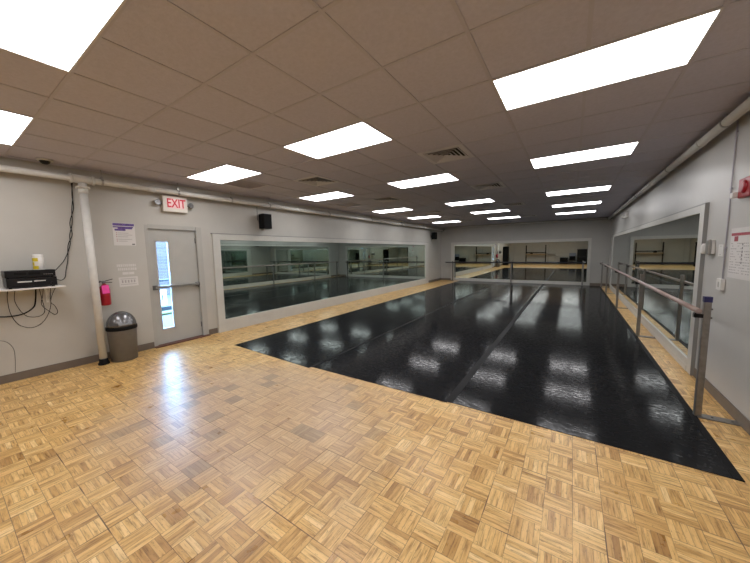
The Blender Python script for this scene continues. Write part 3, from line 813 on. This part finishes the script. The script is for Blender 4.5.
# ------------------------------------------------------------------ things on the right wall
t = thing('fire_alarm_strobe', 'red fire alarm horn with clear strobe high on the right wall', 'fire alarm', (XR, 4.33, 2.06))
MB().box(XR - .05, XR - .001, 4.08, 4.32, 2.06, 2.24, M['red'], .012).build('housing', None, t)
MB().lathe((XR - .07, 4.19, 2.155), [(.04, 0), (.06, .012), (.06, .034)], M['red'], 20, 'X').build('horn', None, t)
MB().box(XR - .085, XR - .045, 4.31, 4.37, 2.07, 2.125, M['white'], .01).build('strobe_lens', None, t)
t = thing('conduit', 'thin vertical conduit dropping from the ceiling to a wall switch', 'conduit', (XR, 4.6, 1.3))
MB().tube([(XR - .009, 4.61, 2.90), (XR - .009, 4.61, 1.27)], .0065, M['tbar'], 10).build('pipe_run', None, t)
for z in (1.6, 2.2, 2.75): MB().box(XR - .017, XR - .001, 4.59, 4.63, z - .006, z + .006, M['tbar']).build('clip', None, t)
t = thing('light_switch', 'white surface switch box at the foot of the conduit on the right wall', 'switch', (XR, 4.61, 1.14))
MB().box(XR - .035, XR - .001, 4.555, 4.67, 1.155, 1.275, M['white'], .006).build('box', None, t)
MB().box(XR - .041, XR - .035, 4.59, 4.62, 1.185, 1.245, M['trim'], .003).build('toggle', None, t)
t = thing('thermostat', 'white boxed control with clear domed cover on the right wall beside mirror frame', 'thermostat', (XR, 4.97, 1.50))
MB().box(XR - .03, XR - .001, 4.90, 5.09, 1.53, 1.69, M['white'], .006).build('back_plate', None, t)
MB().box(XR - .06, XR - .03, 4.90, 4.99, 1.52, 1.695, M['steel'], .015).build('cover', None, t)
MB().lathe((XR - .05, 5.05, 1.53), [(.015, 0), (.03, .02), (.03, .09), (.015, .12)], M['white'], 16).build('dial', None, t)
t = thing('wall_plate', 'blank white plate on the right wall between thermostat and conduit', 'wall plate', (XR, 4.73, 1.49))
MB().box(XR - .008, XR - .001, 4.665, 4.79, 1.505, 1.635, M['white'], .002).build('plate', None, t)
for z in (1.525, 1.615): MB().lathe((XR - .010, 4.728, z), [(.004, 0), (.004, .003)], M['steeld'], 8, 'X').build('screw', None, t)
t = thing('schedule_poster', 'white schedule sheet with red heading at the right picture edge', 'poster', (XR, 4.25, 1.30))
px0 = XR - .003
MB().box(px0, XR - .001, 3.97, 4.525, 1.30, 1.79, M['paper']).build('sheet', None, t)
mb = MB()
mb.box(px0 - .001, px0, 3.98, 4.51, 1.715, 1.742, M['redink']).box(px0 - .001, px0, 4.36, 4.44, 1.66, 1.71, M['redink'])
mb.build('red_heading', None, t)
mb = MB()
random.seed(5)
for i in range(12):
    z = 1.64 - .026 * i
    y = 4.50
    while y > 4.0:
        wd = random.uniform(.015, .04)
        if random.random() < .75: mb.box(px0 - .0006, px0, y - wd, y, z - .004, z + .004, M['paperdim'])
        y -= wd + .012
for i in range(6): mb.box(px0 - .0006, px0, 4.245, 4.265, 1.62 - .035 * i, 1.64 - .035 * i, M['steeld'])
mb.build('printed_lines', None, t)

# ------------------------------------------------------------------ back of the room (seen in the mirrors)
t = thing('equipment_rack', 'dark two-post rack with tan shelf against the back wall, seen in the far mirror', 'rack', (-3.3, -5.5, 0))
for x in (-4.3, -2.4):
    MB().box(x - .045, x + .045, -5.64, -5.54, .02, 2.05, M['blackm'], .004).build('upright', None, t)
    MB().box(x - .03, x + .03, -5.85, -5.30, 0, .04, M['blackm'], .004).build('foot', None, t)
MB().box(-4.3, -2.4, -5.75, -5.35, 1.00, 1.10, M['tan'], .004).build('shelf', None, t)
MB().box(-4.3, -2.4, -5.63, -5.55, 1.20, 1.28, M['blackm'], .004).build('crossbar', None, t)
t = thing('storage_bag', 'small dark bag lying on the rack shelf reflected in the far mirror', 'bag', (-3.75, -5.45, 1.10))
MB().lathe((-3.75, -5.45, 1.101), [(.10, 0), (.14, .03), (.13, .09), (.05, .13)], M['blackm'], 16).build('body', None, t)
MB().tube(smooth([(-3.83, -5.45, 1.20), (-3.75, -5.45, 1.30), (-3.67, -5.45, 1.20)]), .01, M['blackm'], 8).build('strap', None, t)
t = thing('folding_table', 'small light table beside the rack, seen in the far mirror', 'table', (-1.85, -5.5, 0))
MB().box(-2.25, -1.45, -5.7, -5.3, 1.14, 1.17, M['steel'], .004).build('tabletop', None, t)
for x in (-2.2, -1.5):
    for y in (-5.66, -5.34): MB().tube([(x, y, 0), (x, y, 1.14)], .014, M['steel'], 8).build('leg', None, t)
t = thing('storage_box', 'low black storage box on the floor at the back, seen in the far mirror', 'box', (-.7, -5.6, 0))
MB().box(-1.05, -.35, -5.85, -5.35, 0, .62, M['blackm'], .01).build('box_body', None, t)
MB().box(-1.07, -.33, -5.87, -5.33, .62, .68, M['blackm'], .01).build('lid', None, t)
t = thing('chair', 'black chair with grey-blue jacket over its back, seen in the far mirror', 'chair', (0.05, -5.5, 0))
MB().box(-.22, .32, -5.75, -5.25, .42, .50, M['blackm'], .02).build('seat', None, t)
MB().box(-.22, .32, -5.80, -5.74, .50, 1.1, M['blackm'], .02).build('backrest', None, t)
for x in (-.18, .28):
    for y in (-5.72, -5.29): MB().tube([(x, y, 0), (x, y, .43)], .015, M['steeld'], 8).build('leg', None, t)
o = MB().box(-.24, .34, -5.735, -5.715, .82, 1.12, M['cloth'], .006).box(-.24, .34, -5.825, -5.805, .86, 1.12, M['cloth'], .006).box(-.24, .34, -5.83, -5.71, 1.105, 1.145, M['cloth'], .012).build('jacket'); rebase(o, (.05, -5.77, .86)); tag(o, 'grey-blue jacket draped over the black chair back, seen in the far mirror', 'jacket')
t = thing('piano', 'big black upright piano in the back right corner, seen in the far mirror', 'piano', (.85, -5.6, 0))
MB().box(.45, 1.28, -5.95, -5.55, .05, 1.5, M['black'], .01).build('cabinet', None, t)
MB().box(.43, 1.30, -5.97, -5.5, 1.5, 1.54, M['black'], .006).build('lid', None, t)
MB().box(.47, 1.26, -5.55, -5.25, .62, .74, M['black'], .01).build('key_bed', None, t)
for x in (.5, 1.23): MB().box(x - .03, x + .03, -5.33, -5.27, 0, .62, M['black'], .005).build('leg', None, t)
MB().box(.45, 1.28, -5.93, -5.57, 0, .05, M['black']).build('plinth', None, t)
t = thing('tall_cabinet', 'tall black open cabinet against the left wall, reflected in the far mirror', 'cabinet', (-5.85, -2.2, 0))
MB().box(XL + .02, -5.6, -2.5, -2.46, 0, 1.95, M['blackm'], .004).build('side_panel', None, t)
MB().box(XL + .02, -5.6, -1.94, -1.90, 0, 1.95, M['blackm'], .004).build('side_panel', None, t)
MB().box(XL + .015, XL + .03, -2.46, -1.94, 0.0, 1.95, M['blackm']).build('back_panel', None, t)
for z in (.08, .55, 1.0, 1.45, 1.91): MB().box(XL + .03, -5.6, -2.46, -1.94, z, z + .03, M['blackm']).build('shelf', None, t)
